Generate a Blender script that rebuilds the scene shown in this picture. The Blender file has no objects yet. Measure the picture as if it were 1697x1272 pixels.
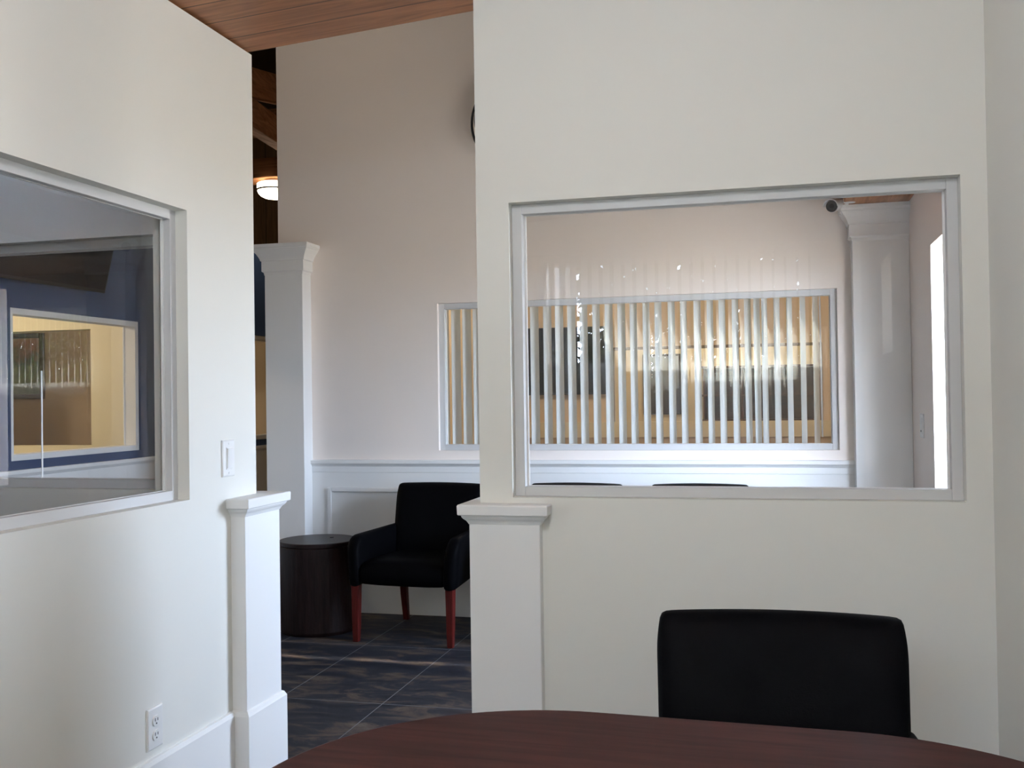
import bpy, bmesh, math, random
from mathutils import Vector, Matrix
random.seed(7)
SC = bpy.context.scene
COL = SC.collection
R = math.radians

# ---------------------------------------------------------------- camera, world, light, exposure
FPX = 1684.4
yaw, pitch, roll = 0.248413, 0.0135487, 0.0144716
fw = Vector((-math.sin(yaw)*math.cos(pitch), math.cos(yaw)*math.cos(pitch), math.sin(pitch)))
r0 = Vector((math.cos(yaw), math.sin(yaw), 0)); u0 = r0.cross(fw)
rt = r0*math.cos(roll)-u0*math.sin(roll); up = u0*math.cos(roll)+r0*math.sin(roll)
cd = bpy.data.cameras.new('camera'); cam = bpy.data.objects.new('camera', cd); COL.objects.link(cam)
cd.sensor_fit = 'HORIZONTAL'; cd.sensor_width = 36.0; cd.lens = 36.0*FPX/1697.0
cd.clip_start = 0.05; cd.clip_end = 200
m = Matrix((rt, up, -fw)).transposed().to_4x4(); m.translation = Vector((0, 0, 1.32))
cam.matrix_world = m
SC.camera = cam

SC.view_settings.view_transform = 'Standard'; SC.view_settings.look = 'None'
SC.view_settings.gamma = 1.0; SC.view_settings.use_curve_mapping = False
SC.view_settings.exposure = 0.0
SC.cycles.max_bounces = 12; SC.cycles.diffuse_bounces = 8; SC.cycles.glossy_bounces = 6
SC.cycles.transparent_max_bounces = 16

W = bpy.data.worlds.new('sky'); SC.world = W; W.use_nodes = True
nt = W.node_tree; nt.nodes.clear()
wo = nt.nodes.new('ShaderNodeOutputWorld'); bg = nt.nodes.new('ShaderNodeBackground')
sk = nt.nodes.new('ShaderNodeTexSky'); sk.sky_type = 'HOSEK_WILKIE'
sk.turbidity = 3.5; sk.ground_albedo = 0.5; sk.sun_direction = Vector((-0.5, -0.45, 0.75)).normalized()
mxw = nt.nodes.new('ShaderNodeMix'); mxw.data_type = 'RGBA'; mxw.inputs[0].default_value = 0.5
mxw.inputs[7].default_value = (0.84, 0.98, 1.22, 1)
nt.links.new(sk.outputs[0], mxw.inputs[6]); nt.links.new(mxw.outputs[2], bg.inputs[0])
bg.inputs[1].default_value = 60.0
nt.links.new(bg.outputs[0], wo.inputs[0])

def area(name, loc, look, sx, sy, power=1.0, col=(1, 1, 1), portal=False):
    d = bpy.data.lights.new(name, 'AREA'); d.shape = 'RECTANGLE'; d.size = sx; d.size_y = sy
    d.energy = power; d.color = col
    o = bpy.data.objects.new(name, d); COL.objects.link(o)
    o.location = loc; o.rotation_euler = Vector(look).to_track_quat('-Z', 'Y').to_euler()
    if portal: d.cycles.is_portal = True
    return o
def bulb(name, loc, power, col, size=0.1):
    d = bpy.data.lights.new(name, 'POINT'); d.energy = power; d.color = col; d.shadow_soft_size = size
    o = bpy.data.objects.new(name, d); COL.objects.link(o); o.location = loc
    return o
# daylight portals in the real window openings
area('daylight', (0.80, 4.605, 1.43), (-1, 0, 0), 0.97, 1.15, portal=True)
area('daylight', (0.88, 0.675, 1.765), (-1, 0, 0), 0.45, 0.48, portal=True)
sd = bpy.data.lights.new('sun', 'SUN'); sd.energy = 780; sd.color = (1.0, 0.91, 0.76); sd.angle = R(0.53)
so = bpy.data.objects.new('sun', sd); COL.objects.link(so)
so.rotation_euler = Vector((0.52, 0.30, -0.80)).to_track_quat('-Z', 'Y').to_euler()
area('daylight', (-0.62, -0.80, 1.90), (0, 1, 0), 1.95, 0.74, portal=True)
area('daylight', (-7.77, -3.16, 1.91), (0, 1, 0), 1.66, 0.78, portal=True)
WARM = (1.0, 0.84, 0.64)

# ---------------------------------------------------------------- materials
def mat(name, col, rough=0.5, metal=0.0, spec=0.5, noise=0.0, nscale=60, bump=0.0, bscale=400, col2=None, coat=0.0):
    M = bpy.data.materials.new(name); M.use_nodes = True
    n = M.node_tree; b = n.nodes['Principled BSDF']
    b.inputs['Base Color'].default_value = (*col, 1); b.inputs['Roughness'].default_value = rough
    b.inputs['Metallic'].default_value = metal; b.inputs['Specular IOR Level'].default_value = spec
    b.inputs['Coat Weight'].default_value = coat
    tc = n.nodes.new('ShaderNodeTexCoord')
    if noise or col2:
        t = n.nodes.new('ShaderNodeTexNoise'); t.inputs['Scale'].default_value = nscale; t.inputs['Detail'].default_value = 5
        n.links.new(tc.outputs['Object'], t.inputs['Vector'])
        mx = n.nodes.new('ShaderNodeMix'); mx.data_type = 'RGBA'
        c2 = col2 if col2 else tuple(max(0, c*(1-noise)) for c in col)
        mx.inputs[6].default_value = (*col, 1); mx.inputs[7].default_value = (*c2, 1)
        n.links.new(t.outputs['Fac'], mx.inputs[0]); n.links.new(mx.outputs[2], b.inputs['Base Color'])
    if bump:
        t2 = n.nodes.new('ShaderNodeTexNoise'); t2.inputs['Scale'].default_value = bscale; t2.inputs['Detail'].default_value = 3
        n.links.new(tc.outputs['Object'], t2.inputs['Vector'])
        bp = n.nodes.new('ShaderNodeBump'); bp.inputs['Strength'].default_value = bump; bp.inputs['Distance'].default_value = 0.002
        n.links.new(t2.outputs['Fac'], bp.inputs['Height']); n.links.new(bp.outputs[0], b.inputs['Normal'])
    return M
def emit(name, col, s):
    M = bpy.data.materials.new(name); M.use_nodes = True; n = M.node_tree
    b = n.nodes['Principled BSDF']; b.inputs['Base Color'].default_value = (*col, 1)
    b.inputs['Emission Color'].default_value = (*col, 1); b.inputs['Emission Strength'].default_value = s
    return M
def wood(name, c1, c2, axis=0, scale=3.0, stretch=14, rough=0.45, planks=0.0, paxis=1):
    M = bpy.data.materials.new(name); M.use_nodes = True; n = M.node_tree; b = n.nodes['Principled BSDF']
    b.inputs['Roughness'].default_value = rough
    tc = n.nodes.new('ShaderNodeTexCoord'); mp = n.nodes.new('ShaderNodeMapping')
    s = [stretch*scale]*3; s[axis] = scale; mp.inputs['Scale'].default_value = s
    n.links.new(tc.outputs['Object'], mp.inputs[0])
    t = n.nodes.new('ShaderNodeTexNoise'); t.inputs['Scale'].default_value = 1.0; t.inputs['Detail'].default_value = 7
    t.inputs['Distortion'].default_value = 1.2
    n.links.new(mp.outputs[0], t.inputs['Vector'])
    cr = n.nodes.new('ShaderNodeValToRGB'); cr.color_ramp.elements[0].position = 0.3; cr.color_ramp.elements[1].position = 0.72
    cr.color_ramp.elements[0].color = (*c1, 1); cr.color_ramp.elements[1].color = (*c2, 1)
    n.links.new(t.outputs['Fac'], cr.inputs[0])
    out = cr.outputs[0]
    if planks:
        sx = n.nodes.new('ShaderNodeSeparateXYZ'); n.links.new(tc.outputs['Object'], sx.inputs[0])
        dv = n.nodes.new('ShaderNodeMath'); dv.operation = 'DIVIDE'; dv.inputs[1].default_value = planks
        n.links.new(sx.outputs[paxis], dv.inputs[0])
        fr = n.nodes.new('ShaderNodeMath'); fr.operation = 'FRACT'; n.links.new(dv.outputs[0], fr.inputs[0])
        lt = n.nodes.new('ShaderNodeMath'); lt.operation = 'LESS_THAN'; lt.inputs[1].default_value = 0.04
        n.links.new(fr.outputs[0], lt.inputs[0])
        mx = n.nodes.new('ShaderNodeMix'); mx.data_type = 'RGBA'; mx.inputs[7].default_value = (c1[0]*.35, c1[1]*.35, c1[2]*.35, 1)
        n.links.new(lt.outputs[0], mx.inputs[0]); n.links.new(out, mx.inputs[6]); out = mx.outputs[2]
    n.links.new(out, b.inputs['Base Color'])
    return M
def glass_mat(name, tint=(1, 1, 1)):
    M = bpy.data.materials.new(name); M.use_nodes = True; n = M.node_tree; n.nodes.clear()
    o = n.nodes.new('ShaderNodeOutputMaterial'); mx = n.nodes.new('ShaderNodeMixShader')
    f = n.nodes.new('ShaderNodeFresnel'); f.inputs[0].default_value = 1.5
    # the slab has two faces: an entering and a leaving one, both seen as glass from outside
    ge = n.nodes.new('ShaderNodeNewGeometry')
    ft = n.nodes.new('ShaderNodeMath'); ft.operation = 'SUBTRACT'; ft.inputs[0].default_value = 1.0
    n.links.new(ge.outputs['Backfacing'], ft.inputs[1])
    ml = n.nodes.new('ShaderNodeMath'); ml.operation = 'MULTIPLY'
    n.links.new(f.outputs[0], ml.inputs[0]); n.links.new(ft.outputs[0], ml.inputs[1])
    m2 = n.nodes.new('ShaderNodeMath'); m2.operation = 'MULTIPLY'; m2.inputs[1].default_value = 1.4; m2.use_clamp = True
    n.links.new(ml.outputs[0], m2.inputs[0])
    t = n.nodes.new('ShaderNodeBsdfTransparent'); t.inputs[0].default_value = (*tint, 1)
    g = n.nodes.new('ShaderNodeBsdfGlossy'); g.inputs['Roughness'].default_value = 0.0
    n.links.new(m2.outputs[0], mx.inputs[0]); n.links.new(t.outputs[0], mx.inputs[1]); n.links.new(g.outputs[0], mx.inputs[2])
    n.links.new(mx.outputs[0], o.inputs[0])
    return M
def slate(name):
    M = bpy.data.materials.new(name); M.use_nodes = True; n = M.node_tree; b = n.nodes['Principled BSDF']
    tc = n.nodes.new('ShaderNodeTexCoord')
    mp = n.nodes.new('ShaderNodeMapping'); mp.inputs['Scale'].default_value = (2.2, 5.5, 1)
    n.links.new(tc.outputs['Object'], mp.inputs[0])
    t = n.nodes.new('ShaderNodeTexNoise'); t.inputs['Scale'].default_value = 1.6; t.inputs['Detail'].default_value = 9; t.inputs['Roughness'].default_value = 0.68
    t.inputs['Distortion'].default_value = 0.8
    n.links.new(mp.outputs[0], t.inputs['Vector'])
    cr = n.nodes.new('ShaderNodeValToRGB'); e = cr.color_ramp.elements
    e[0].position = 0.36; e[0].color = (0.010, 0.012, 0.019, 1); e[1].position = 0.78; e[1].color = (0.13, 0.115, 0.105, 1)
    k = e.new(0.50); k.color = (0.020, 0.023, 0.033, 1); k = e.new(0.58); k.color = (0.075, 0.056, 0.046, 1)
    n.links.new(t.outputs['Fac'], cr.inputs[0])
    sx = n.nodes.new('ShaderNodeSeparateXYZ'); n.links.new(tc.outputs['Object'], sx.inputs[0])
    lines = []
    for ax, off, pit in ((0, 1.657, 0.485), (1, -5.12, 0.97)):
        a = n.nodes.new('ShaderNodeMath'); a.operation = 'ADD'; a.inputs[1].default_value = off+pit*40
        n.links.new(sx.outputs[ax], a.inputs[0])
        d = n.nodes.new('ShaderNodeMath'); d.operation = 'DIVIDE'; d.inputs[1].default_value = pit; n.links.new(a.outputs[0], d.inputs[0])
        f = n.nodes.new('ShaderNodeMath'); f.operation = 'FRACT'; n.links.new(d.outputs[0], f.inputs[0])
        l = n.nodes.new('ShaderNodeMath'); l.operation = 'LESS_THAN'; l.inputs[1].default_value = 0.0045/pit; n.links.new(f.outputs[0], l.inputs[0])
        lines.append(l)
    mxn = n.nodes.new('ShaderNodeMath'); mxn.operation = 'MAXIMUM'
    n.links.new(lines[0].outputs[0], mxn.inputs[0]); n.links.new(lines[1].outputs[0], mxn.inputs[1])
    mx = n.nodes.new('ShaderNodeMix'); mx.data_type = 'RGBA'; mx.inputs[7].default_value = (0.16, 0.17, 0.19, 1)
    n.links.new(mxn.outputs[0], mx.inputs[0]); n.links.new(cr.outputs[0], mx.inputs[6])
    n.links.new(mx.outputs[2], b.inputs['Base Color'])
    b.inputs['Roughness'].default_value = 0.55; b.inputs['Specular IOR Level'].default_value = 0.22
    bp = n.nodes.new('ShaderNodeBump'); bp.inputs['Strength'].default_value = 0.25; bp.inputs['Distance'].default_value = 0.004
    n.links.new(t.outputs['Fac'], bp.inputs['Height']); n.links.new(bp.outputs[0], b.inputs['Normal'])
    return M

PAINT = mat('ivory wall paint', (0.74, 0.735, 0.69), 0.6, spec=0.3, bump=0.08, bscale=500, noise=0.02, nscale=3)
LOBBY = mat('warm white lobby paint', (0.87, 0.795, 0.74), 0.6, spec=0.3, bump=0.08, bscale=500, noise=0.02, nscale=3)
TRIM = mat('white semi gloss trim', (0.80, 0.80, 0.79), 0.55, spec=0.18, noise=0.01, nscale=8)
BLUE = mat('slate blue paint', (0.036, 0.066, 0.145), 0.55, spec=0.3, bump=0.08)
CREAM = mat('cream wall paint', (0.76, 0.70, 0.52), 0.6, spec=0.3, bump=0.08)
TAN = mat('tan wall paint', (0.55, 0.44, 0.32), 0.6, spec=0.3, bump=0.08)
GLASS = glass_mat('clear window glass')
ALU = mat('white window frame enamel', (0.58, 0.585, 0.59), 0.45, spec=0.3)
VANE = mat('white vinyl vane', (0.80, 0.84, 0.85), 0.4, noise=0.02, nscale=20)
def add_translucent(M, f, col):
    n = M.node_tree; o = n.nodes['Material Output']; b = n.nodes['Principled BSDF']
    t = n.nodes.new('ShaderNodeBsdfTranslucent'); t.inputs[0].default_value = (*col, 1)
    mx = n.nodes.new('ShaderNodeMixShader'); mx.inputs[0].default_value = f
    n.links.new(b.outputs[0], mx.inputs[1]); n.links.new(t.outputs[0], mx.inputs[2]); n.links.new(mx.outputs[0], o.inputs[0])
add_translucent(VANE, 0.4, (0.9, 0.92, 0.92))
LEATHER = mat('black leather', (0.0025, 0.0025, 0.0032), 0.5, spec=0.02, bump=0.25, bscale=260)
MAHOG = wood('red mahogany', (0.05, 0.006, 0.005), (0.115, 0.013, 0.010), axis=2, scale=6, rough=0.4)
ESPRESSO = wood('espresso veneer', (0.010, 0.005, 0.005), (0.022, 0.011, 0.010), axis=2, scale=5, rough=0.4)
TABLEWOOD = wood('dark mahogany table top', (0.022, 0.007, 0.006), (0.05, 0.016, 0.014), axis=0, scale=3, rough=0.5)
for _m in (MAHOG, ESPRESSO): _m.node_tree.nodes['Principled BSDF'].inputs['Specular IOR Level'].default_value = 0.25
TABLEWOOD.node_tree.nodes['Principled BSDF'].inputs['Specular IOR Level'].default_value = 0.10
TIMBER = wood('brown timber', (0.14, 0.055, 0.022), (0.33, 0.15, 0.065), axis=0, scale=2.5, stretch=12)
TIMBERY = wood('brown timber along', (0.26, 0.11, 0.05), (0.52, 0.26, 0.135), axis=1, scale=2.5, stretch=12)
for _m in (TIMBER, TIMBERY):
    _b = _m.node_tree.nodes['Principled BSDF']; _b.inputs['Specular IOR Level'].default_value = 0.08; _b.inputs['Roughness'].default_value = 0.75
DECK = wood('brown plank ceiling', (0.16, 0.065, 0.028), (0.36, 0.165, 0.075), axis=0, scale=2, stretch=12, planks=0.14, paxis=1)
DARKDECK = wood('dark stained plank ceiling', (0.02, 0.012, 0.008), (0.06, 0.033, 0.02), axis=0, scale=2, planks=0.14, paxis=1)
BROWNWALL = wood('brown wood panelling', (0.10, 0.05, 0.022), (0.19, 0.10, 0.045), axis=2, scale=2, planks=0.2, paxis=0)
SLATE = slate('dark slate tile')
BLACK = mat('black plastic', (0.012, 0.012, 0.013), 0.35, noise=0.1)
SCREEN = mat('switched off screen', (0.007, 0.007, 0.008), 0.3, spec=0.2, noise=0.05)
WHITEP = mat('white plastic', (0.78, 0.78, 0.77), 0.35, noise=0.01)
SLOT = mat('dark slot', (0.02, 0.02, 0.02), 0.6)
CABLE = mat('black rubber cable', (0.012, 0.012, 0.013), 0.55, noise=0.1)
STEEL = mat('brushed metal', (0.55, 0.52, 0.48), 0.3, metal=1.0)
BRONZE = mat('dark bronze', (0.05, 0.03, 0.02), 0.6, spec=0.2)
LAMPGLASS = emit('lit frosted lamp glass', (1.0, 0.86, 0.66), 9.0)
SOFT = emit('lit opal diffuser', (1.0, 0.85, 0.65), 3.0)
CONCRETE = mat('pale concrete paving', (0.50, 0.42, 0.32), 0.8, noise=0.25, nscale=2)
STUCCO = mat('pale exterior stucco', (0.6, 0.58, 0.54), 0.8, bump=0.2, bscale=120)

# ---------------------------------------------------------------- mesh helpers
class MB:
    def __init__(s): s.v = []; s.f = []
    def box(s, x0, x1, y0, y1, z0, z1):
        n = len(s.v)
        s.v += [(x0,y0,z0),(x1,y0,z0),(x1,y1,z0),(x0,y1,z0),(x0,y0,z1),(x1,y0,z1),(x1,y1,z1),(x0,y1,z1)]
        s.f += [tuple(n+i for i in q) for q in ((0,3,2,1),(4,5,6,7),(0,1,5,4),(1,2,6,5),(2,3,7,6),(3,0,4,7))]
        return s
    def loft(s, rings, cap=True, closed=True):
        n0 = len(s.v); k = len(rings[0])
        for r in rings: s.v += [tuple(p) for p in r]
        for i in range(len(rings)-1):
            for j in range(k if closed else k-1):
                a = n0+i*k+j; b = n0+i*k+(j+1) % k
                s.f.append((a, b, b+k, a+k))
        if cap:
            s.f.append(tuple(n0+j for j in reversed(range(k))))
            s.f.append(tuple(n0+(len(rings)-1)*k+j for j in range(k)))
        return s
    def rectloft(s, x0, x1, y0, y1, prof):
        return s.loft([[(x0-o,y0-o,z),(x1+o,y0-o,z),(x1+o,y1+o,z),(x0-o,y1+o,z)] for z, o in prof])
    def lathe(s, cx, cy, prof, n=48, cap=True):
        return s.loft([[(cx+r*math.cos(2*math.pi*j/n), cy+r*math.sin(2*math.pi*j/n), z) for j in range(n)] for r, z in prof], cap)
    def tube(s, pts, r, n=10, cap=True):
        pts = [Vector(p) for p in pts]; rings = []; prev = None
        for i, p in enumerate(pts):
            d = (pts[min(i+1, len(pts)-1)]-pts[max(i-1, 0)]).normalized()
            a = prev if prev is not None else (Vector((0,0,1)) if abs(d.z) < .9 else Vector((1,0,0)))
            a = (a-d*a.dot(d)).normalized(); prev = a; b = d.cross(a)
            rr = r[i] if isinstance(r, (list, tuple)) else r
            rings.append([p+(a*math.cos(2*math.pi*j/n)+b*math.sin(2*math.pi*j/n))*rr for j in range(n)])
        return s.loft(rings, cap)
    def beam(s, p0, p1, w, h):
        p0 = Vector(p0); p1 = Vector(p1); d = (p1-p0).normalized()
        a = d.cross(Vector((0,0,1))).normalized()*(w/2); b = a.cross(d).normalized()*(h/2)
        return s.loft([[p-a-b, p+a-b, p+a+b, p-a+b] for p in (p0, p1)])
    def build(s, name, m, parent=None, bevel=0.0, seg=2, smooth=False, sub=0, loc=None, rot=None):
        me = bpy.data.meshes.new(name); me.from_pydata([tuple(v) for v in s.v], [], s.f); me.update()
        b = bmesh.new(); b.from_mesh(me); bmesh.ops.recalc_face_normals(b, faces=b.faces[:]); b.to_mesh(me); b.free()
        o = bpy.data.objects.new(name, me); COL.objects.link(o); me.materials.append(m)
        if parent: o.parent = parent
        if loc is not None: o.location = loc
        if rot is not None: o.rotation_euler = rot
        if bevel:
            k = o.modifiers.new('bevel', 'BEVEL'); k.width = bevel; k.segments = seg; k.limit_method = 'ANGLE'; k.angle_limit = R(35)
            k.harden_normals = False
        if sub:
            k = o.modifiers.new('sub', 'SUBSURF'); k.levels = sub; k.render_levels = sub
        if smooth:
            for p in me.polygons: p.use_smooth = True
        elif bevel:
            for p in me.polygons: p.use_smooth = False
        return o

def tag(o, label=None, cat=None, group=None, kind=None):
    if label: o['label'] = label
    if cat: o['category'] = cat
    if group: o['group'] = group
    if kind: o['kind'] = kind
    return o
def empty(name, loc=(0, 0, 0), rz=0):
    o = bpy.data.objects.new(name, None); COL.objects.link(o); o.location = loc; o.rotation_euler = (0, 0, rz)
    o.empty_display_size = 0.1
    return o
def thing(name, label, cat, loc=(0, 0, 0), rz=0, group=None):
    return tag(empty(name, loc, rz), label, cat, group)
def struct(o, label, cat):
    return tag(o, label, cat, kind='structure')
def box(name, m, x0, x1, y0, y1, z0, z1, parent=None, bevel=0.0):
    return MB().box(x0, x1, y0, y1, z0, z1).build(name, m, parent, bevel)
def copy_tree(o, parent=None):
    c = o.copy(); COL.objects.link(c)
    if parent: c.parent = parent
    for ch in list(o.children): copy_tree(ch, c)
    return c

def wall(name, label, m, axis, a, b, u0, u1, z0, z1, holes=(), top=None):
    """a slab between coordinates a and b on `axis`, spanning u on the other axis, with rectangular openings"""
    us = sorted({u0, u1} | {h[i] for h in holes for i in (0, 1)})
    zs = sorted({z0, z1} | {h[i] for h in holes for i in (2, 3)})
    solid = {}
    for i in range(len(us)-1):
        for k in range(len(zs)-1):
            cu = (us[i]+us[i+1])/2; cz = (zs[k]+zs[k+1])/2
            solid[i, k] = not any(h[0] < cu < h[1] and h[2] < cz < h[3] for h in holes)
    M = MB(); idx = {}
    def vid(p, u, z):
        if top and z == z1: z = top(u)
        key = (p, round(u, 5), round(z, 5))
        if key not in idx:
            idx[key] = len(M.v); M.v.append((p, u, z) if axis == 0 else (u, p, z))
        return idx[key]
    for (i, k), s in solid.items():
        if not s: continue
        ua, ub, za, zb = us[i], us[i+1], zs[k], zs[k+1]
        for p in (a, b): M.f.append((vid(p,ua,za), vid(p,ub,za), vid(p,ub,zb), vid(p,ua,zb)))
        for (di, dk, q) in ((-1,0,((ua,za),(ua,zb))), (1,0,((ub,za),(ub,zb))), (0,-1,((ua,za),(ub,za))), (0,1,((ua,zb),(ub,zb)))):
            if not solid.get((i+di, k+dk), False):
                (p1, p2) = q
                M.f.append((vid(a,*p1), vid(b,*p1), vid(b,*p2), vid(a,*p2)))
    return struct(M.build(name, m), label, 'wall')

def ring(axis, d0, d1, u0, u1, z0, z1, w, wz=None):
    """a rectangular frame (members of width w) between depths d0..d1"""
    M = MB(); wz = w if wz is None else wz
    def put(ua, ub, za, zb):
        if axis == 1: M.box(ua, ub, d0, d1, za, zb)
        else: M.box(d0, d1, ua, ub, za, zb)
    put(u0, u0+w, z0, z1); put(u1-w, u1, z0, z1); put(u0+w, u1-w, z0, z0+wz); put(u0+w, u1-w, z1-wz, z1)
    return M
def window(name, label, axis, near, far, u0, u1, z0, z1, pane_at, w=0.03, setback=0.04, m=None):
    root = struct(empty(name, ((u0+u1)/2, near, z0) if axis == 1 else (near, (u0+u1)/2, z0)), label, 'window')
    inv = Matrix.Translation(-root.location)
    m = m or ALU
    sgn = 1 if far > near else -1
    e = 0.0002
    parts = []
    parts.append(('window_frame', ring(axis, *sorted((near+sgn*setback, pane_at-sgn*0.012)), u0+e, u1-e, z0+e, z1-e, w), m, 0.0015))
    parts.append(('glazing_bead', ring(axis, *sorted((pane_at-sgn*0.012, pane_at-sgn*0.004)), u0+e, u1-e, z0+e, z1-e, w+0.006, w+0.001), TRIM, 0.0))
    P = MB(); t = 0.003
    if axis == 1: P.box(u0+w*.5, u1-w*.5, pane_at-t, pane_at+t, z0+w*.5, z1-w*.5)
    else: P.box(pane_at-t, pane_at+t, u0+w*.5, u1-w*.5, z0+w*.5, z1-w*.5)
    parts.append(('pane', P, GLASS, 0))
    for n_, M_, mm, bv in parts:
        M_.v = [tuple(inv @ Vector(v)) for v in M_.v]
        M_.build(n_, mm, root, bv)
    return root

# ---------------------------------------------------------------- the setting
XL, XR, YP, YF = -1.742, 0.584, 3.0, 5.93       # office left wall, office right wall, partition face, lobby far wall face
XLR = 0.74                                       # lobby right wall face
struct(box('floor', SLATE, -9.1, 1.0, -3.3, 14.2, -0.12, 0.0), 'dark slate tile floor running through office and lobby', 'floor')

# office: left wall, partition, right wall, back wall
wall('wall_left', 'off-white left wall of the office with a fixed interior window', PAINT, 0, XL, XL-0.12, -0.88, 3.22, 0.0, 2.535, [(1.50, 2.80, 1.02, 1.915)])
CEIL = lambda x: 2.535+max(0.0, (x-XL))*0.072
wall('wall_partition', 'ivory partition wall with the wide interior window facing the lobby', PAINT, 1, YP, 3.12, -0.867, XLR, 0.0, 2.7, [(-0.764, 0.516, 1.017, 1.915)], top=CEIL)
wall('wall_right', 'ivory right wall of the office at the edge of the view', PAINT, 0, XR, XR+0.28, -0.88, 3.0, 0.0, 2.70, [(0.45, 0.90, 1.52, 2.006)])
wall('wall_back', 'office wall behind the photographer with a high window', PAINT, 1, -0.76, -0.88, XL, XR, 0.0, 2.7, [(-1.55, 0.32, 1.52, 2.26)], top=CEIL)
M = MB()
ys = (-0.88, 3.22)
xs = (XL-0.12, XL, XR+0.28)
M.loft([[(xs[0],y,2.538),(xs[2],y,CEIL(xs[2])+.004),(xs[2],y,CEIL(xs[2])+.10),(xs[0],y,2.64)] for y in ys])
struct(M.build('ceiling', DECK), 'brown wood plank ceiling above the office', 'ceiling')

# neighbouring office seen through the left window
wall('wall_annex', 'dim off-white front wall of the neighbouring office with its own window', PAINT, 1, YP, 3.12, -8.9, XL-0.12, 0.0, 2.7, [(-3.30, -1.972, 1.03, 1.885)])
wall('wall_annex_left', 'left wall of the neighbouring office', PAINT, 0, -8.9, -9.02, -3.22, 3.22, 0.0, 2.7)
wall('wall_annex_back', 'back wall of the neighbouring office with a window', PAINT, 1, -3.1, -3.22, -8.9, XL-0.12, 0.0, 2.7, [(-8.60, -6.94, 1.52, 2.30)])
wall('wall_annex_right', 'right wall of the neighbouring office behind the photographer', PAINT, 0, XL, XL-0.12, -3.1, -0.88, 0.0, 2.7)
struct(box('ceiling.001', DECK, -9.02, XL-0.121, -3.22, 3.22, 2.701, 2.80), 'wood plank ceiling of the neighbouring office', 'ceiling')

# lobby and hall
TOP = 4.3
wall('wall_lobby', 'tall pale lobby far wall with a blinded interior window', LOBBY, 1, YF, 6.07, -3.035, XLR, 0.0, TOP, [(-1.972, 0.371, 1.003, 1.905)])
wall('wall_lobby_right', 'lobby right wall with the bright tall exterior window', LOBBY, 0, XLR, XLR+0.12, 3.121, 11.42, 0.0, TOP, [(4.12, 5.09, 0.85, 2.006)])
wall('wall_hall', 'slate blue hall wall with two interior windows', BLUE, 0, -4.2, -4.32, 3.121, 9.5, 0.0, 2.62, [(4.92, 6.15, 0.998, 1.88), (7.2, 8.6, 0.998, 1.88)])
wall('wall_hall_end', 'brown wood panelled wall at the end of the hall', BROWNWALL, 1, 9.5, 9.62, -8.2, -2.9, 0.0, TOP)
wall('wall_hall_right', 'hall side of the wall beside the rear room', CREAM, 0, -2.90, -3.0, 6.07, 9.5, 0.0, TOP)
struct(box('ceiling.002', DARKDECK, -8.2, XLR+0.12, 3.22, 9.62, TOP+0.001, TOP+0.12), 'dark plank ceiling high above lobby and hall', 'ceiling')
wall('wall_upper', 'upper brown wood lobby wall above the offices', BROWNWALL, 1, 3.121, 3.22, -8.2, XLR, 2.62, TOP)

# rooms behind the blue wall
wall('wall_cream', 'cream wall with an opening to a dimmer room', CREAM, 1, 6.94, 7.04, -8.2, -4.32, 0.0, 2.62, [(-6.6, -5.18, 0.992, 1.909)])
wall('wall_cream_left', 'cream side wall of the rooms behind the blue wall', CREAM, 0, -8.1, -8.2, 3.22, 9.5, 0.0, TOP)
wall('wall_cream_near', 'cream near wall of the room behind the blue wall', CREAM, 1, 3.22, 3.32, -8.1, -4.32, 0.0, 2.62)
wall('wall_art', 'tan wall carrying a framed picture', TAN, 1, 9.0, 9.1, -8.1, -4.32, 0.0, 2.62)

# rear room behind the blinds and the dim room past it
wall('wall_rear', 'cream rear room wall with a wide interior opening', CREAM, 1, 11.3, 11.42, -3.0, XLR, 0.0, 3.0, [(-1.72, 0.545, 1.0, 1.865)])
wall('wall_rear_left', 'cream left wall of the rear room', CREAM, 0, -2.90, -3.0, 9.5, 14.0, 0.0, 3.0)
wall('wall_deep', 'cream wall of the far dim room', CREAM, 1, 13.6, 13.7, -3.0, XLR+.12, 0.0, 3.0)
wall('wall_deep_right', 'right wall of the far dim room', CREAM, 0, XLR, XLR+0.12, 11.42, 13.6, 0.0, 3.0)
struct(box('ceiling.003', CREAM, -2.95, XLR+.06, 6.02, 11.36, 3.001, 3.08), 'cream ceiling of the rear room', 'ceiling')
struct(box('ceiling.004', CREAM, -2.95, XLR+.06, 11.361, 13.66, 3.001, 3.08), 'cream ceiling of the far dim room', 'ceiling')

REAR = mat('warm cream rear room paint', (0.76, 0.63, 0.46), 0.6, spec=0.3, bump=0.08)
for nm in ('wall_rear', 'wall_rear_left', 'wall_hall_right'):
    bpy.data.objects[nm].data.materials[0] = REAR
M = MB().box(-2.89, XLR-.001, 11.288, 11.2995, 0.0, 0.86)
struct(M.build('trim_17', TAN), 'tan lower wall board of the rear room', 'trim')
M = MB().box(-2.89, XLR-.001, 11.262, 11.2995, 0.861, 1.034)
struct(M.build('trim_18', CREAM, bevel=0.004), 'cream ledge rail under the rear room opening', 'trim')
DKFRAME = mat('brown window frame', (0.22, 0.15, 0.10), 0.5, noise=0.2, nscale=20)
window('window_11', 'wide interior window in the rear room wall with a thin brown frame', 1, 11.3, 11.42, -1.72, 0.545, 1.0, 1.865, 11.36, w=0.03, setback=-0.01, m=DKFRAME)
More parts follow.
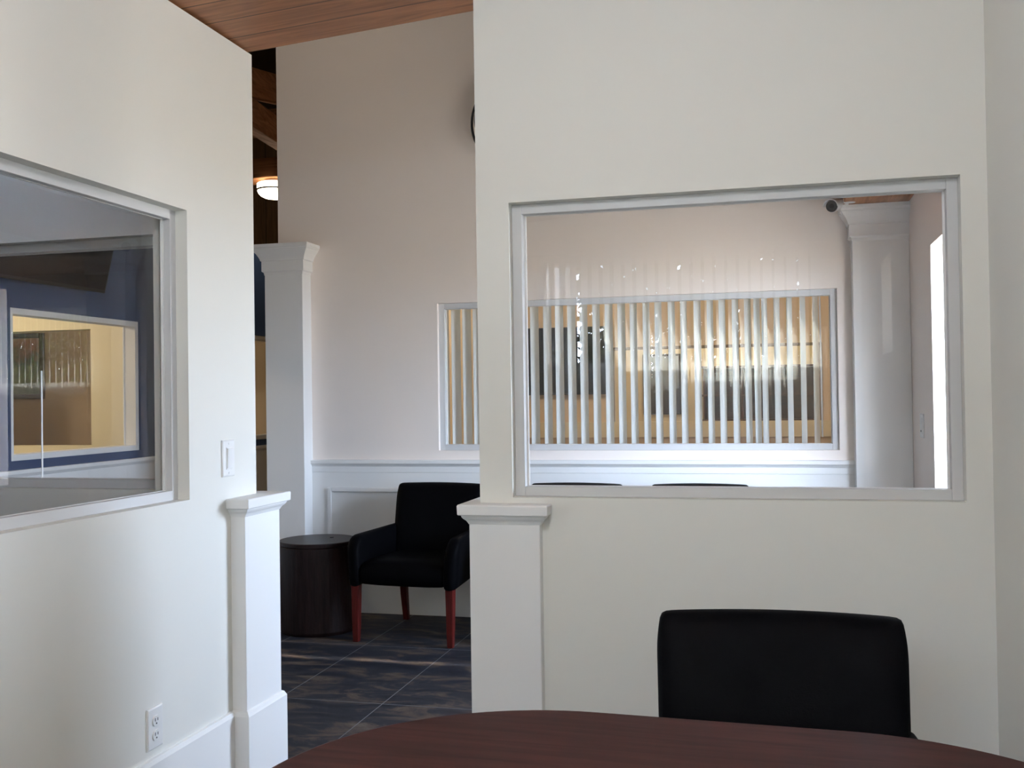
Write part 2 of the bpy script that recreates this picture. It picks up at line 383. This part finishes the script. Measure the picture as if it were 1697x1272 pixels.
# windows
window('window_1', 'fixed interior window in the left office wall', 0, XL, XL-0.12, 1.50, 2.80, 1.02, 1.915, XL-0.075)
window('window_2', 'wide interior window in the ivory partition looking into the lobby', 1, YP, 3.12, -0.764, 0.516, 1.017, 1.915, 3.085)
window('window_3', 'lobby far wall window hung with vertical blinds', 1, YF, 6.07, -1.972, 0.371, 1.003, 1.905, 6.00, w=0.035, setback=0.03)
window('window_4', 'neighbouring office window seen through the left glass', 1, YP, 3.12, -3.30, -1.972, 1.03, 1.885, 3.092)
window('window_5', 'white framed window in the slate blue hall wall', 0, -4.2, -4.32, 4.92, 6.15, 0.998, 1.88, -4.31, w=0.035, setback=0.012, m=TRIM)
window('window_6', 'far window in the slate blue hall wall behind the column', 0, -4.2, -4.32, 7.2, 8.6, 0.998, 1.88, -4.31, w=0.035, setback=0.012, m=TRIM)
window('window_7', 'overexposed exterior window in the lobby right wall', 0, XLR, XLR+.12, 4.12, 5.09, 0.85, 2.006, XLR+0.10, w=0.02, setback=0.085)
window('window_8', 'high exterior window behind the photographer', 1, -0.76, -0.88, -1.55, 0.32, 1.52, 2.26, -0.84, setback=0.06)
window('window_9', 'exterior window at the back of the neighbouring office', 1, -3.1, -3.22, -8.60, -6.94, 1.52, 2.30, -3.18, setback=0.06)
window('window_10', 'exterior window in the office right wall outside the view', 0, XR, XR+0.28, 0.45, 0.90, 1.52, 2.006, XR+0.24, setback=0.2)
# white strip standing in for a bright reflected line in the neighbouring office window
o = box('glint_strip', TRIM, -2.511, -2.509, 3.0885, 3.0955, 1.061, 1.44)
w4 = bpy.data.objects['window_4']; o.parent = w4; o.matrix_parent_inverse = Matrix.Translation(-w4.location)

# chair rail, wainscot panels, baseboards
M = MB()
M.loft([[(x,YF,0.870),(x,YF-0.014,0.870),(x,YF-0.014,0.905),(x,YF-0.022,0.915),(x,YF-0.034,0.925),(x,YF-0.034,0.943),(x,YF-0.030,0.947),(x,YF,0.947)] for x in (-2.835, 0.448)])
struct(M.build('trim_1', TRIM, bevel=0.001), 'white chair rail along the lobby far wall', 'trim')
M = MB()
M.box(-2.834, 0.447, YF-0.012, YF-0.0005, 0.302, 0.869)
struct(M.build('trim_2', TRIM), 'white wainscot board below the lobby chair rail', 'trim')
for i, (xa, xb) in enumerate(((-2.706, -1.72), (-1.58, -0.60), (-0.46, 0.36))):
    M = ring(1, YF-0.026, YF-0.0125, xa, xb, 0.40, 0.775, 0.028)
    struct(M.build('trim_%d' % (3+i), TRIM, bevel=0.006), ('white raised panel moulding behind the drum table', 'white raised panel moulding behind the middle of the lobby', 'white raised panel moulding near the right column')[i], 'trim')
M = MB().loft([[(x,YF,0.0),(x,YF-0.030,0.0),(x,YF-0.030,0.285),(x,YF-0.022,0.300),(x,YF,0.301)] for x in (-2.835, 0.448)])
struct(M.build('baseboard_lobby', TRIM), 'tall white baseboard of the lobby far wall', 'baseboard')
M = MB().loft([[(XL,y,0.0),(XL+0.015,y,0.0),(XL+0.015,y,0.285),(XL+.01,y,0.298),(XL,y,0.30)] for y in (-0.75, 3.03)])
struct(M.build('baseboard_left', TRIM), 'white baseboard of the office left wall', 'baseboard')
M = MB().loft([[(x,YP,0.0),(x,YP-0.015,0.0),(x,YP-0.015,0.285),(x,YP-.01,0.298),(x,YP,0.30)] for x in (-0.66, XR)])
struct(M.build('baseboard_partition', TRIM), 'white baseboard of the partition wall', 'baseboard')
# wainscot along the blue hall wall
M = MB()
M.box(-4.199, -4.188, 3.23, 9.49, 0.0, 0.87)
M.loft([[(-4.2,y,0.870),(-4.186,y,0.870),(-4.186,y,0.905),(-4.176,y,0.915),(-4.166,y,0.925),(-4.166,y,0.947),(-4.2,y,0.947)] for y in (3.23, 9.49)])
struct(M.build('trim_6', TRIM), 'white wainscot and cap rail along the slate blue wall', 'trim')

# columns and pony posts
def post(name, label, x0, x1, y0, y1):
    root = struct(empty(name, ((x0+x1)/2, (y0+y1)/2, 0)), label, 'post')
    def add(n_, M, m, bv=0.0):
        M.v = [(a-root.location.x, b-root.location.y, c) for a, b, c in M.v]; M.build(n_, m, root, bv)
    add('post_shaft', MB().box(x0, x1, y0, y1, 0.0, 0.96), TRIM, 0.003)
    add('post_base', MB().rectloft(x0, x1, y0, y1, [(0.0,.014),(0.283,.014),(0.288,.011),(0.296,.007),(0.300,.001)]), TRIM)
    add('post_cap', MB().rectloft(x0, x1, y0, y1, [(0.938,.001),(0.944,.004),(0.950,.008),(0.956,.015),(0.962,.019),(0.967,.020),(0.967,.026),(0.969,.029),(0.995,.030),(0.999,.028),(1.0,.024)]), TRIM, 0.0015)
post('trim_7', 'white pony post capping the end of the left wall', -1.80, -1.690, 3.045, 3.29)
post('trim_8', 'ivory pony post capping the left end of the partition', -0.893, -0.673, 2.965, 3.155)
def column(name, label, x0, x1, y0, y1, top):
    root = struct(empty(name, ((x0+x1)/2, (y0+y1)/2, 0)), label, 'column')
    def add(n_, M, m, bv=0.0):
        M.v = [(a-root.location.x, b-root.location.y, c) for a, b, c in M.v]; M.build(n_, m, root, bv)
    n = top-0.185
    add('column_shaft', MB().box(x0, x1, y0, y1, 0.0, n+0.01), TRIM, 0.003)
    add('column_base', MB().rectloft(x0, x1, y0, y1, [(0.0,.014),(0.283,.014),(0.290,.010),(0.300,.001)]), TRIM)
    add('column_neck', MB().rectloft(x0, x1, y0, y1, [(n-.005,.001),(n+.012,.004),(n+.020,.014),(n+.09,.014),(top-.10,.015)]), TRIM)
    add('column_crown', MB().rectloft(x0, x1, y0, y1, [(n+.082,.0145),(n+.086,.020),(n+.095,.022),(n+.105,.026),(n+.125,.037),(n+.140,.049),(n+.150,.054),(n+.153,.058),(n+.160,.059),(n+.165,.064),(top-.001,.065),(top,.062)]), TRIM)
column('trim_9', 'white square column with crown at the left end of the lobby wall', -3.07, -2.812, 5.81, 6.07+.03, 2.300)
column('trim_10', 'white square column with crown in the right lobby corner', 0.447, XLR-.001, 5.81, YF-.001, 2.335)

# timber
def timber(name, label, M, m):
    return struct(M.build(name, m, bevel=0.006), label, 'beam')
timber('trim_11', 'brown timber beam resting above the right column along the wall', MB().box(0.40, XLR-.001, 3.9, YF-.001, 2.337, 2.62), TIMBERY)
timber('trim_12', 'upper timber brace visible in the gap beside the left wall', MB().beam((-3.433,6.15,3.48), (-3.856,9.499,4.20), 0.10, 0.20), TIMBERY)
timber('trim_13', 'lower sloping timber brace visible in the gap beside the left wall', MB().beam((-3.436,6.15,3.30), (-3.915,9.499,3.41), 0.10, 0.20), TIMBERY)
timber('trim_14', 'cross beam above the hall lamp', MB().box(-5.2, -2.92, 7.5, 7.75, 3.14, 3.30), TIMBER)
timber('trim_15', 'upper dark cross beam of the hall', MB().box(-5.2, -2.92, 8.3, 8.5, 3.75, 3.95), TIMBER)

struct(box('trim_16', TRIM, XR+0.285, 2.0, -1.2, 2.9, 2.20, 2.32), 'added white eave, out of view, blocking high sky from the office right window', 'eave')  # unseen overhang added to cut high sky light on the lower left wall
# ground and facade outdoors
struct(box('ground', CONCRETE, 1.01, 40, -30, 40, -0.25, -0.13), 'pale paving outside the lobby window', 'ground')
struct(box('ground.001', CONCRETE, -30, 1.0, -30, -3.31, -0.25, -0.13), 'pale paving outside the office windows', 'ground')

# hedges outside the two rear windows
HEDGE = mat('dark green hedge leaves', (0.008, 0.016, 0.006), 0.9, spec=0.05, col2=(0.03, 0.05, 0.018), nscale=55)
def hedge(label, x0, x1, y0, y1, h):
    rnd = random.Random(x0)
    me = bpy.data.meshes.new('hedge'); v = []; f = []
    for i in range(int((x1-x0)*7000)):
        p = Vector((rnd.uniform(x0, x1), rnd.uniform(y0, y1), rnd.uniform(0.05, 1)**.8*h))
        a = Vector((rnd.gauss(0,1), rnd.gauss(0,1), rnd.gauss(0,1))).normalized(); b = a.orthogonal().normalized(); c = a.cross(b)
        n = len(v); l = rnd.uniform(.04, .075); w = l*.45
        v += [p-b*l, p+c*w+a*.006, p+b*l, p-c*w+a*.006]; f.append((n, n+1, n+2, n+3))
    me.from_pydata([tuple(q) for q in v], [], f); me.materials.append(HEDGE)
    o = bpy.data.objects.new('hedge', me); COL.objects.link(o); o.location = (0, 0, -0.15)
    return tag(o, label, 'hedge')
hedge('dense green hedge outside the high window behind the photographer', -1.66, 2.6, -3.3, -2.7, 2.9)
hedge('dense green hedge outside the back window of the neighbouring office', -10.4, -5.4, -5.8, -5.2, 2.8)

# ---------------------------------------------------------------- vertical blinds
VPROF = [(-.0445,.0),(-.030,.004),(-.015,.0065),(0,.0072),(.015,.0065),(.030,.004),(.0445,.0)]
def vane_mesh(z0, z1):
    M = MB(); t = 0.0007
    pr = [(s, c+t) for s, c in VPROF]+[(s, c-t) for s, c in reversed(VPROF)]
    M.loft([[(a, b, z) for a, b in pr] for z in (z0, z1)])
    return M
def blind(name, label, origin, xs, angle, z0, z1, wand_x=None, rail=None, slots=()):
    root = thing(name, label, 'blinds', origin)
    first = None
    for i, x in enumerate(xs):
        a = angle + random.uniform(-1.5, 1.5)
        if first is None:
            first = vane_mesh(z0-origin[2], z1-origin[2]).build('vane', VANE, root, smooth=False)
            o = first
        else:
            o = first.copy(); COL.objects.link(o); o.parent = root
        o.location = (x-origin[0], 0, 0); o.rotation_euler = (0, 0, R(a))
    xa, xb = rail
    M = MB().box(xa-origin[0], xb-origin[0], -0.022, 0.022, z1-origin[2]+.008, z1-origin[2]+0.05)
    M.build('head_rail', WHITEP, root, 0.003)
    if wand_x is not None:
        MB().tube([(wand_x-origin[0], -0.05, z1-origin[2]+.01), (wand_x-origin[0]+.003, -0.05, z0-origin[2]+0.14)], 0.005).build('wand', WHITEP, root, smooth=True)
    return root
VX = [-1.995,-1.919,-1.847,-1.778,-1.70,-1.63,-1.555,-1.48,-1.409,-1.327,-1.252,-1.175,-1.10,-1.022,-.944,-.867,-.794,-.717,-.645,-.566,-.494,-.413,-.338,-.268,-.192,-.121,-.068,-.025,.045,.116,.191,.262]
blind('vertical_blinds', 'white vertical blinds half open behind the lobby far wall window', (-0.85, 6.14, 0.93), VX, 90-22, 0.93, 2.03, wand_x=0.285, rail=(-2.06, 0.42))
blind('vertical_blinds', 'white vertical blinds at the high window behind the photographer, seen only as reflection', (-0.6, -0.70, 1.49), [-1.60+.076*i for i in range(26)], 50, 1.49, 2.29, rail=(-1.66, 0.38))
blind('vertical_blinds', 'white vertical blinds in the neighbouring office, seen as a faint reflection', (-7.77, -3.03, 1.50), [-8.66+.076*i for i in range(24)], 50, 1.50, 2.33, rail=(-8.72, -6.86))

# ---------------------------------------------------------------- guest chairs
def soft(name, m, parent, pts, bevel, seg=4, sub=0):
    """8-corner cushion: pts in the order bottom (fl fr br bl), top (fl fr br bl)"""
    M = MB(); M.v = list(pts); M.f = [(0,3,2,1),(4,5,6,7),(0,1,5,4),(1,2,6,5),(2,3,7,6),(3,0,4,7)]
    o = M.build(name, m, parent, bevel, seg)
    for p in o.data.polygons: p.use_smooth = True
    return o
def grid_cushion(name, m, parent, fn, nu=14, nv=14):
    """closed soft slab: fn(u,v,side) gives a point, u,v in -1..1, side -1/+1"""
    M = MB()
    for s in (-1, 1):
        for i in range(nu+1):
            for j in range(nv+1):
                M.v.append(fn(-1+2*i/nu, -1+2*j/nv, s))
    n1 = (nu+1)*(nv+1)
    for b in (0, n1):
        for i in range(nu):
            for j in range(nv):
                a = b+i*(nv+1)+j; M.f.append((a, a+1, a+nv+2, a+nv+1))
    edge = [i*(nv+1) for i in range(nu)]+[nu*(nv+1)+j for j in range(nv)]+[i*(nv+1)+nv for i in range(nu, 0, -1)]+[j for j in range(nv, 0, -1)]
    for k in range(len(edge)):
        a, b = edge[k], edge[(k+1) % len(edge)]
        M.f.append((a, b, b+n1, a+n1))
    o = M.build(name, m, parent, smooth=True, sub=1)
    return o
def make_chair(label, loc, rz, group):
    t = thing('guest_chair', label, 'chair', loc, rz, group)
    # chair faces -Y; origin on the floor under the middle of the seat
    def sq(u, p=6):   # puffing term, 1 in the middle and 0 at the edge
        return 1-abs(u)**p
    def seat(u, v, s):
        x = 0.262*u; y = -0.315+0.28*(v+1)
        puff = 0.5*(sq(u, 4)+sq(v, 4))*(sq(u, 10)*sq(v, 10))**.5
        if s > 0: z = 0.405+0.045*puff+0.012*(1-v)*.5
        else: z = 0.318-0.012*puff
        y -= 0.012*sq(u, 4)*(1 if v < 0 else 0)*(1-abs(v)*0)
        return (x, y, z)
    grid_cushion('seat', LEATHER, t, seat)
    def back(u, v, s):
        h = (v+1)/2
        z = 0.36+0.466*h
        wdt = 0.266+0.012*h
        rnd = 0.03*max(0, h-.86)/.14
        x = u*(wdt-rnd*0.35*(abs(u) > .9))
        z -= 0.006*u*u*h
        lean = 0.185+0.065*h+0.03*h*h
        thick = 0.030+0.022*(1-h)
        puff = (sq(u, 6)*sq(v, 8))**.5
        y = lean+s*(thick+0.022*puff)
        y -= 0.02*(1-u*u)*(-1)
        return (x, y, z)
    grid_cushion('backrest', LEATHER, t, back, 16, 16)
    for sx in (-1, 1):
        M = MB(); rings = []
        N = 26
        # arm: a tall padded panel sweeping from its rounded front to the back, outer face bowed
        for i in range(N+1):
            k = i/N
            y = -0.325+0.565*k
            top = 0.578+0.012*k-0.085*max(0, 1-k/0.16)**2*1.0
            bot = 0.30+0.02*k
            out = 0.325-0.055*k-0.02*max(0, 1-k/0.10)**2
            inn = 0.242-0.012*k
            mid = (out+inn)/2; hw = (out-inn)/2
            if k == 0 or k == 1: hw *= 0.75
            ring_ = []
            for q in range(16):
                a = 2*math.pi*q/16
                ca, sa = math.cos(a), math.sin(a)
                ex = math.copysign(abs(ca)**.55, ca); ez = math.copysign(abs(sa)**.35, sa)
                zz = (top+bot)/2+(top-bot)/2*ez
                flare = 0.014*((zz-bot)/(top-bot))**2
                ring_.append((sx*(mid+hw*ex+flare), y, zz))
            rings.append(ring_)
        M.loft(rings).build('armrest', LEATHER, t, smooth=True, sub=1)
    for sx in (-1, 1):
        for fr in (0, 1):
            if fr:
                rg = [[(sx*0.277+a*hw, -0.285+b*hw+dy, z) for a, b in ((-1,-1),(1,-1),(1,1),(-1,1))] for z, hw, dy in ((0.0,.016,-.006),(0.10,.019,-.003),(0.325,.023,0))]
            else:
                rg = [[(sx*(0.235+k)+a*hw, 0.235+dy+b*hw, z) for a, b in ((-1,-1),(1,-1),(1,1),(-1,1))] for z, hw, dy, k in ((0.0,.016,.055,.006),(0.16,.019,.02,.002),(0.335,.022,0,0))]
            MB().loft(rg).build('leg', MAHOG, t, bevel=0.004)
    return t
ROW = 'black leather guest chairs in a row along the lobby wall'
ch = make_chair('black leather guest chair on red wood legs beside the dark drum table', (-1.918, 5.465, 0), R(-4.2), ROW)
for x, y, rz, lb in ((-1.10, 5.50, R(-2), 'black leather chair top just left of centre, seen low through the partition window'),
                     (-0.385, 5.50, R(1), 'black leather chair top seen low through the partition window, nearest the right column')):
    c = copy_tree(ch); c.location = (x, y, 0); c.rotation_euler = (0, 0, rz); c['label'] = lb
c = copy_tree(ch); c.location = (0.02, 2.115, 0); c.rotation_euler = (0, 0, R(2.0))
c['label'] = 'black leather chair pushed up to the conference table in the foreground'; del c['group']

# ---------------------------------------------------------------- conference table
t = thing('conference_table', 'dark mahogany conference table with a bowed edge at the bottom of the view', 'table', (-0.10, 1.41, 0), R(-2.2))
def outline(inset):
    r = 0.446-inset; pts = []
    for q in range(49):
        th = -math.pi/2+math.pi*q/48; pts.append((0.20+r*math.cos(th), r*math.sin(th)))
    for q in range(49):
        th = math.pi/2+math.pi*q/48; pts.append((-0.24+r*math.cos(th), r*math.sin(th)))
    return pts
rings = []
for ins, z in ((0.03,.702),(0.006,.708),(0.0,.716),(0.0,.733),(0.004,.738),(0.010,.740)):
    rings.append([(x, y, z) for x, y in outline(ins)])
MB().loft(rings).build('tabletop', TABLEWOOD, t)
MB().rectloft(-0.40, -0.34, -0.22, 0.22, [(0.05,0),(0.702,0)]).build('panel_leg', TABLEWOOD, t, 0.004)
MB().rectloft(0.34, 0.40, -0.22, 0.22, [(0.05,0),(0.702,0)]).build('panel_leg', TABLEWOOD, t, 0.004)
MB().box(-0.34, 0.34, -0.015, 0.015, 0.30, 0.68).build('stretcher', TABLEWOOD, t, 0.003)
MB().rectloft(-0.42, -0.32, -0.28, 0.28, [(0.0,0),(0.04,0),(0.05,-.01)]).build('foot', TABLEWOOD, t)
MB().rectloft(0.32, 0.42, -0.28, 0.28, [(0.0,0),(0.04,0),(0.05,-.01)]).build('foot', TABLEWOOD, t)

# ---------------------------------------------------------------- drum side table
t = thing('drum_table', 'dark espresso drum side table standing left of the leather chair', 'side table', (-2.553, 5.44, 0))
MB().lathe(0, 0, [(0.213,0.0),(0.216,0.004),(0.220,0.012),(0.222,0.02),(0.222,0.488),(0.219,0.491)], 72).build('drum_body', ESPRESSO, t, smooth=False)
MB().lathe(0, 0, [(0.219,0.4915),(0.2225,0.494),(0.2235,0.497),(0.2235,0.513),(0.2225,0.516),(0.219,0.518)], 72).build('tabletop', ESPRESSO, t)
MB().lathe(0.055, 0.07, [(0.012,0.518),(0.012,0.522),(0.009,0.524)], 20).build('grommet', BLACK, t)
for o in t.children:
    for p in o.data.polygons:
        if len(p.vertices) == 4: p.use_smooth = False

# ---------------------------------------------------------------- switch, outlet, wall plates
def plate(name, label, cat, loc, rz, w, h):
    root = thing(name, label, cat, loc, rz)
    MB().loft([[(-w/2+i, -d, -h/2+i), (w/2-i, -d, -h/2+i), (w/2-i, -d, h/2-i), (-w/2+i, -d, h/2-i)] for i, d in ((0,0.0),(0,.003),(.002,.0055),(.005,.0065))]).build('wall_plate', WHITEP, root)
    return root
# plates are modelled facing -Y; on the left wall they face +X
t = plate('light_switch', 'white rocker light switch on the left wall near its end', 'light switch', (XL+.0005, 3.026, 1.134), R(90), 0.075, 0.12)
MB().box(-.0185, .0185, -.0085, -.0060, -.036, .036).build('switch_bezel', WHITEP, t, 0.001)
M = MB(); M.v = [(-.0155,-.0105,-.0325),(.0155,-.0105,-.0325),(.0155,-.0082,-.0325),(-.0155,-.0082,-.0325),(-.0155,-.0135,.0325),(.0155,-.0135,.0325),(.0155,-.0082,.0325),(-.0155,-.0082,.0325)]
M.f = [(0,3,2,1),(4,5,6,7),(0,1,5,4),(1,2,6,5),(2,3,7,6),(3,0,4,7)]
M.build('rocker', WHITEP, t, 0.001)
for z in (-.048, .048):
    MB().loft([[(.003*math.cos(a*math.pi/6), -d, z+.003*math.sin(a*math.pi/6)) for a in range(12)] for d in (.006, .0075)]).build('screw', WHITEP, t)
t = plate('power_outlet', 'white duplex power outlet low on the left wall at the bottom edge', 'outlet', (XL+.0005, 2.60, 0.384), R(90), 0.075, 0.12)
for z in (-.0205, .0205):
    M = MB().loft([[(.0165*math.cos(2*math.pi*a/24), -d, z+max(-.0135, min(.0135, .0165*math.sin(2*math.pi*a/24)))) for a in range(24)] for d in (.0055, .0095)])
    rc = M.build('receptacle', WHITEP, t)
    M = MB().box(-.0075,-.0050,-.0100,-.0090,z-.001,z+.008).box(.0050,.0075,-.0100,-.0090,z-.001,z+.007)
    M.loft([[(.0025*math.cos(2*math.pi*a/12), -d, z-.008+.0025*math.sin(2*math.pi*a/12)) for a in range(12)] for d in (.0090, .0100)])
    M.build('slots', SLOT, rc)
t = plate('wall_control', 'white control plate with a dark dot on the lobby right wall beside the bright window', 'wall plate', (XLR-.0005, 5.45, 1.15), R(-90), 0.115, 0.12)
MB().box(-.030, .030, -.0085, -.0060, -.040, .040).build('cover_insert', WHITEP, t, 0.001)
MB().loft([[(.005*math.cos(2*math.pi*a/14)+.004, -d, -.026+.005*math.sin(2*math.pi*a/14)) for a in range(14)] for d in (.0085, .0105)]).build('indicator', SLOT, t)

# ---------------------------------------------------------------- security camera
def seccam():
    root = thing('security_camera', 'small white bullet security camera mounted beside the right column crown', 'security camera', (0.43, 5.72, 2.47))
    aim = Vector((-0.38, -1, -0.26)).normalized()
    tip = Vector((-0.092, -0.045, -0.152)); tail = tip-aim*0.17
    rings = []
    ax = aim.cross(Vector((0,0,1))).normalized(); ay = ax.cross(aim).normalized()
    def cyl(p0, p1, r0_, r1_, n=24):
        return MB().loft([[p+(ax*math.cos(2*math.pi*j/n)+ay*math.sin(2*math.pi*j/n))*r for j in range(n)] for p, r in ((p0, r0_), (p0+(p1-p0)*.04, r0_+.002), (p1-(p1-p0)*.04, r1_+.002), (p1, r1_))])
    body = cyl(tail, tip, 0.026, 0.032).build('body', WHITEP, root)
    cyl(tip+aim*.0005, tip+aim*0.008, 0.029, 0.028).build('front_face', BLACK, root)
    cyl(tip+aim*.0085, tip+aim*0.013, 0.012, 0.010).build('lens', SCREEN, root)
    # sunshield: upper half shell longer than the body
    n = 16; rg = []
    for p, in ((tail+aim*.02,), (tip+aim*.028,)):
        o1 = [p+(ax*math.cos(math.pi*j/n)+ay*math.sin(math.pi*j/n))*0.040 for j in range(n+1)]
        i1 = [p+(ax*math.cos(math.pi*j/n)+ay*math.sin(math.pi*j/n))*0.0365 for j in range(n, -1, -1)]
        rg.append(o1+i1)
    MB().loft(rg).build('sunshield', WHITEP, root)
    MB().tube([tail+aim*.05-ay*.03, tail+aim*.02-ay*.055, (0.0,-0.02,-.11)], 0.011).build('bracket', WHITEP, root, smooth=True)
    MB().lathe(0.0, -0.02, [(0.030,-0.134),(0.032,-0.130),(0.032,-0.112),(0.02,-0.104)], 28).build('mount_base', WHITEP, root)
    return root
seccam()

# ---------------------------------------------------------------- coil of cable on the far wall
t = thing('cable_coil', 'coil of black cable hanging high on the lobby wall at the partition edge', 'cable', (-1.54, 5.90, 3.18))
pts = []
for i in range(200):
    a = 2*math.pi*i/50
    k = i/199
    rx = 0.165-0.035*k+0.012*math.sin(a*.5); rz = 0.225-0.05*k
    pts.append((rx*math.sin(a)+.012*math.cos(a*.5), -0.02-0.012*math.sin(k*9), -rz+rz*math.cos(a)+0.01))
MB().tube(pts, 0.0075, 8).build('cable', CABLE, t, smooth=True)
MB().tube([(0,0.03,0.0),(0,-0.05,0.0),(0,-0.055,0.03)], 0.006, 8).build('hook', STEEL, t, smooth=True)

# ---------------------------------------------------------------- televisions
def tv(name, label, loc, rot, w, h):
    root = thing(name, label, 'television', loc); root.rotation_euler = rot
    MB().box(-w/2, w/2, -0.02, 0.025, 0, h).build('housing', BLACK, root, 0.004)
    MB().box(-w/2+.014, w/2-.014, -0.0215, -0.0195, 0.022, h-.014).build('screen', SCREEN, root)
    MB().box(-0.2, 0.2, 0.0255, 0.075, h*.3, h*.7).build('wall_mount', BLACK, root, 0.004)
    return root
tv('television', 'black television tilted down on the slate blue wall', (-4.08, 4.95, 2.02), (R(14), 0, R(90)), 1.27, 0.73)
tv('television', 'black television on the cream wall behind the vertical blinds', (-2.335, 11.218, 1.345), (0, 0, 0), 1.30, 0.757)

# ---------------------------------------------------------------- pictures
def art_mat(name, stops, scale):
    M = bpy.data.materials.new(name); M.use_nodes = True; n = M.node_tree; b = n.nodes['Principled BSDF']
    tc = n.nodes.new('ShaderNodeTexCoord'); t = n.nodes.new('ShaderNodeTexNoise'); t.inputs['Scale'].default_value = scale; t.inputs['Detail'].default_value = 6
    n.links.new(tc.outputs['Object'], t.inputs['Vector'])
    sp = n.nodes.new('ShaderNodeSeparateXYZ'); n.links.new(tc.outputs['Object'], sp.inputs[0])
    a = n.nodes.new('ShaderNodeMath'); a.operation = 'MULTIPLY_ADD'; a.inputs[1].default_value = 0.45; n.links.new(t.outputs['Fac'], a.inputs[0]); n.links.new(sp.outputs[2], a.inputs[2])
    cr = n.nodes.new('ShaderNodeValToRGB'); e = cr.color_ramp.elements
    e[0].position = stops[0][0]; e[0].color = (*stops[0][1], 1); e[1].position = stops[-1][0]; e[1].color = (*stops[-1][1], 1)
    for p, c in stops[1:-1]: k = e.new(p); k.color = (*c, 1)
    n.links.new(a.outputs[0], cr.inputs[0]); n.links.new(cr.outputs[0], b.inputs['Base Color']); b.inputs['Roughness'].default_value = 0.3
    return M
def picture(label, loc, w, h, fm, am, fw_=0.05):
    root = thing('framed_picture', label, 'picture', loc)
    ring(1, -0.03, -0.002, -w/2, w/2, 0, h, fw_).build('frame', fm, root, 0.005)
    MB().box(-w/2+fw_*.8, w/2-fw_*.8, -0.016, -0.006, fw_*.8, h-fw_*.8).build('print', am, root)
    return root
GOLD = mat('dark gilt frame', (0.06, 0.035, 0.02), 0.4, noise=0.3, nscale=30)
picture('dark framed orange and green picture on the tan wall past the blue wall', (-7.66, 9.0, 1.38), 0.80, 0.68, GOLD, art_mat('orange green print', [(0.2,(.06,.08,.05)),(.45,(.22,.26,.16)),(.6,(.10,.13,.10)),(.8,(.45,.20,.10)),(.95,(.55,.33,.18))], 14))
picture('narrow black framed picture in grey blue seen between the vertical blinds', (-1.39, 13.6, 1.07), 0.50, 0.80, BLACK, art_mat('grey blue print', [(0.25,(.03,.03,.035)),(.55,(.05,.05,.055)),(.62,(.22,.27,.33)),(.95,(.32,.40,.50))], 7), 0.025)

# ---------------------------------------------------------------- hutch in the far dim room
t = thing('bookcase', 'dark brown open bookcase seen through the right part of the blinds', 'bookcase', (-0.11, 13.35, 0))
BROWN = wood('dark walnut', (0.045, 0.018, 0.011), (0.11, 0.045, 0.026), axis=0, scale=3)
MB().box(-0.72, 0.72, 0.205, 0.225, 0.0, 1.68).build('back_panel', BROWN, t)
for x in (-0.72, -0.24, 0.22, 0.70): MB().box(x, x+.022, -0.15, 0.2045, 0.0, 1.68).build('side_panel', BROWN, t, 0.002)
for z in (0.06, 0.55, 0.98, 1.30, 1.66): MB().box(-0.739, 0.739, -0.16, 0.2045, z, z+.026).build('shelf', BROWN, t, 0.002)

# ---------------------------------------------------------------- lamps
def dome(name, label, loc, r, power, col=WARM, drop=0.09, em=LAMPGLASS):
    root = thing(name, label, 'ceiling lamp', loc)
    MB().lathe(0, 0, [(r*.55,0.0),(r*.58,-.004),(r*.58,-.022),(r*.5,-.026)], 48).build('canopy', STEEL, root)
    MB().lathe(0, 0, [(r*.92,-.0265),(r,-.032),(r,-.074),(r*.99,-.076)], 48).build('upper_shade', em, root)
    MB().lathe(0, 0, [(r*1.0,-.0765),(r*1.05,-.078),(r*1.05,-.088),(r*1.0,-.0895)], 48).build('band', BRONZE, root)
    MB().lathe(0, 0, [(r*.985,-.090),(r*.93,-.110),(r*.80,-.130),(r*.6,-.145),(r*.3,-.153),(r*.06,-.155)], 48).build('bowl', em, root, smooth=True)
    bulb('lamp_light', (loc[0], loc[1], loc[2]-0.24), power, col, 0.09)
    return root
dome('ceiling_lamp', 'lit dome lamp under the hall beam beside the left wall edge', (-3.925, 7.62, 3.139), 0.142, 4)
dome('ceiling_lamp', 'added unseen fill lamp on the high lobby ceiling', (-2.6, 4.4, 4.30), 0.17, 13, em=SOFT)  # added out of view as warm fill for lobby wall and beams
dome('ceiling_lamp', 'lit dome lamp of the rear room above the blinds', (-1.3, 8.6, 2.999), 0.16, 74, em=SOFT)
dome('ceiling_lamp', 'lit dome lamp of the far dim room', (-0.8, 12.5, 3.0), 0.15, 42, em=SOFT)
dome('ceiling_lamp', 'lit dome lamp in the cream room behind the blue wall', (-6.2, 5.0, 2.62), 0.15, 105, em=SOFT)
dome('ceiling_lamp', 'lit dome lamp in the tan room with the picture', (-6.0, 8.0, 2.62), 0.15, 13, em=SOFT)
dome('ceiling_lamp', 'added unseen fill lamp on the plank ceiling of the office, above the table', (-0.42, 1.08, 2.626), 0.16, 42, col=(0.90, 0.96, 1.05), em=SOFT)  # added out of view to brighten the partition and upper office walls
struct(box('ceiling.005', CREAM, -8.15, -4.26, 3.121, 9.49, 2.621, 2.66), 'cream ceiling of the rooms behind the blue wall', 'ceiling')
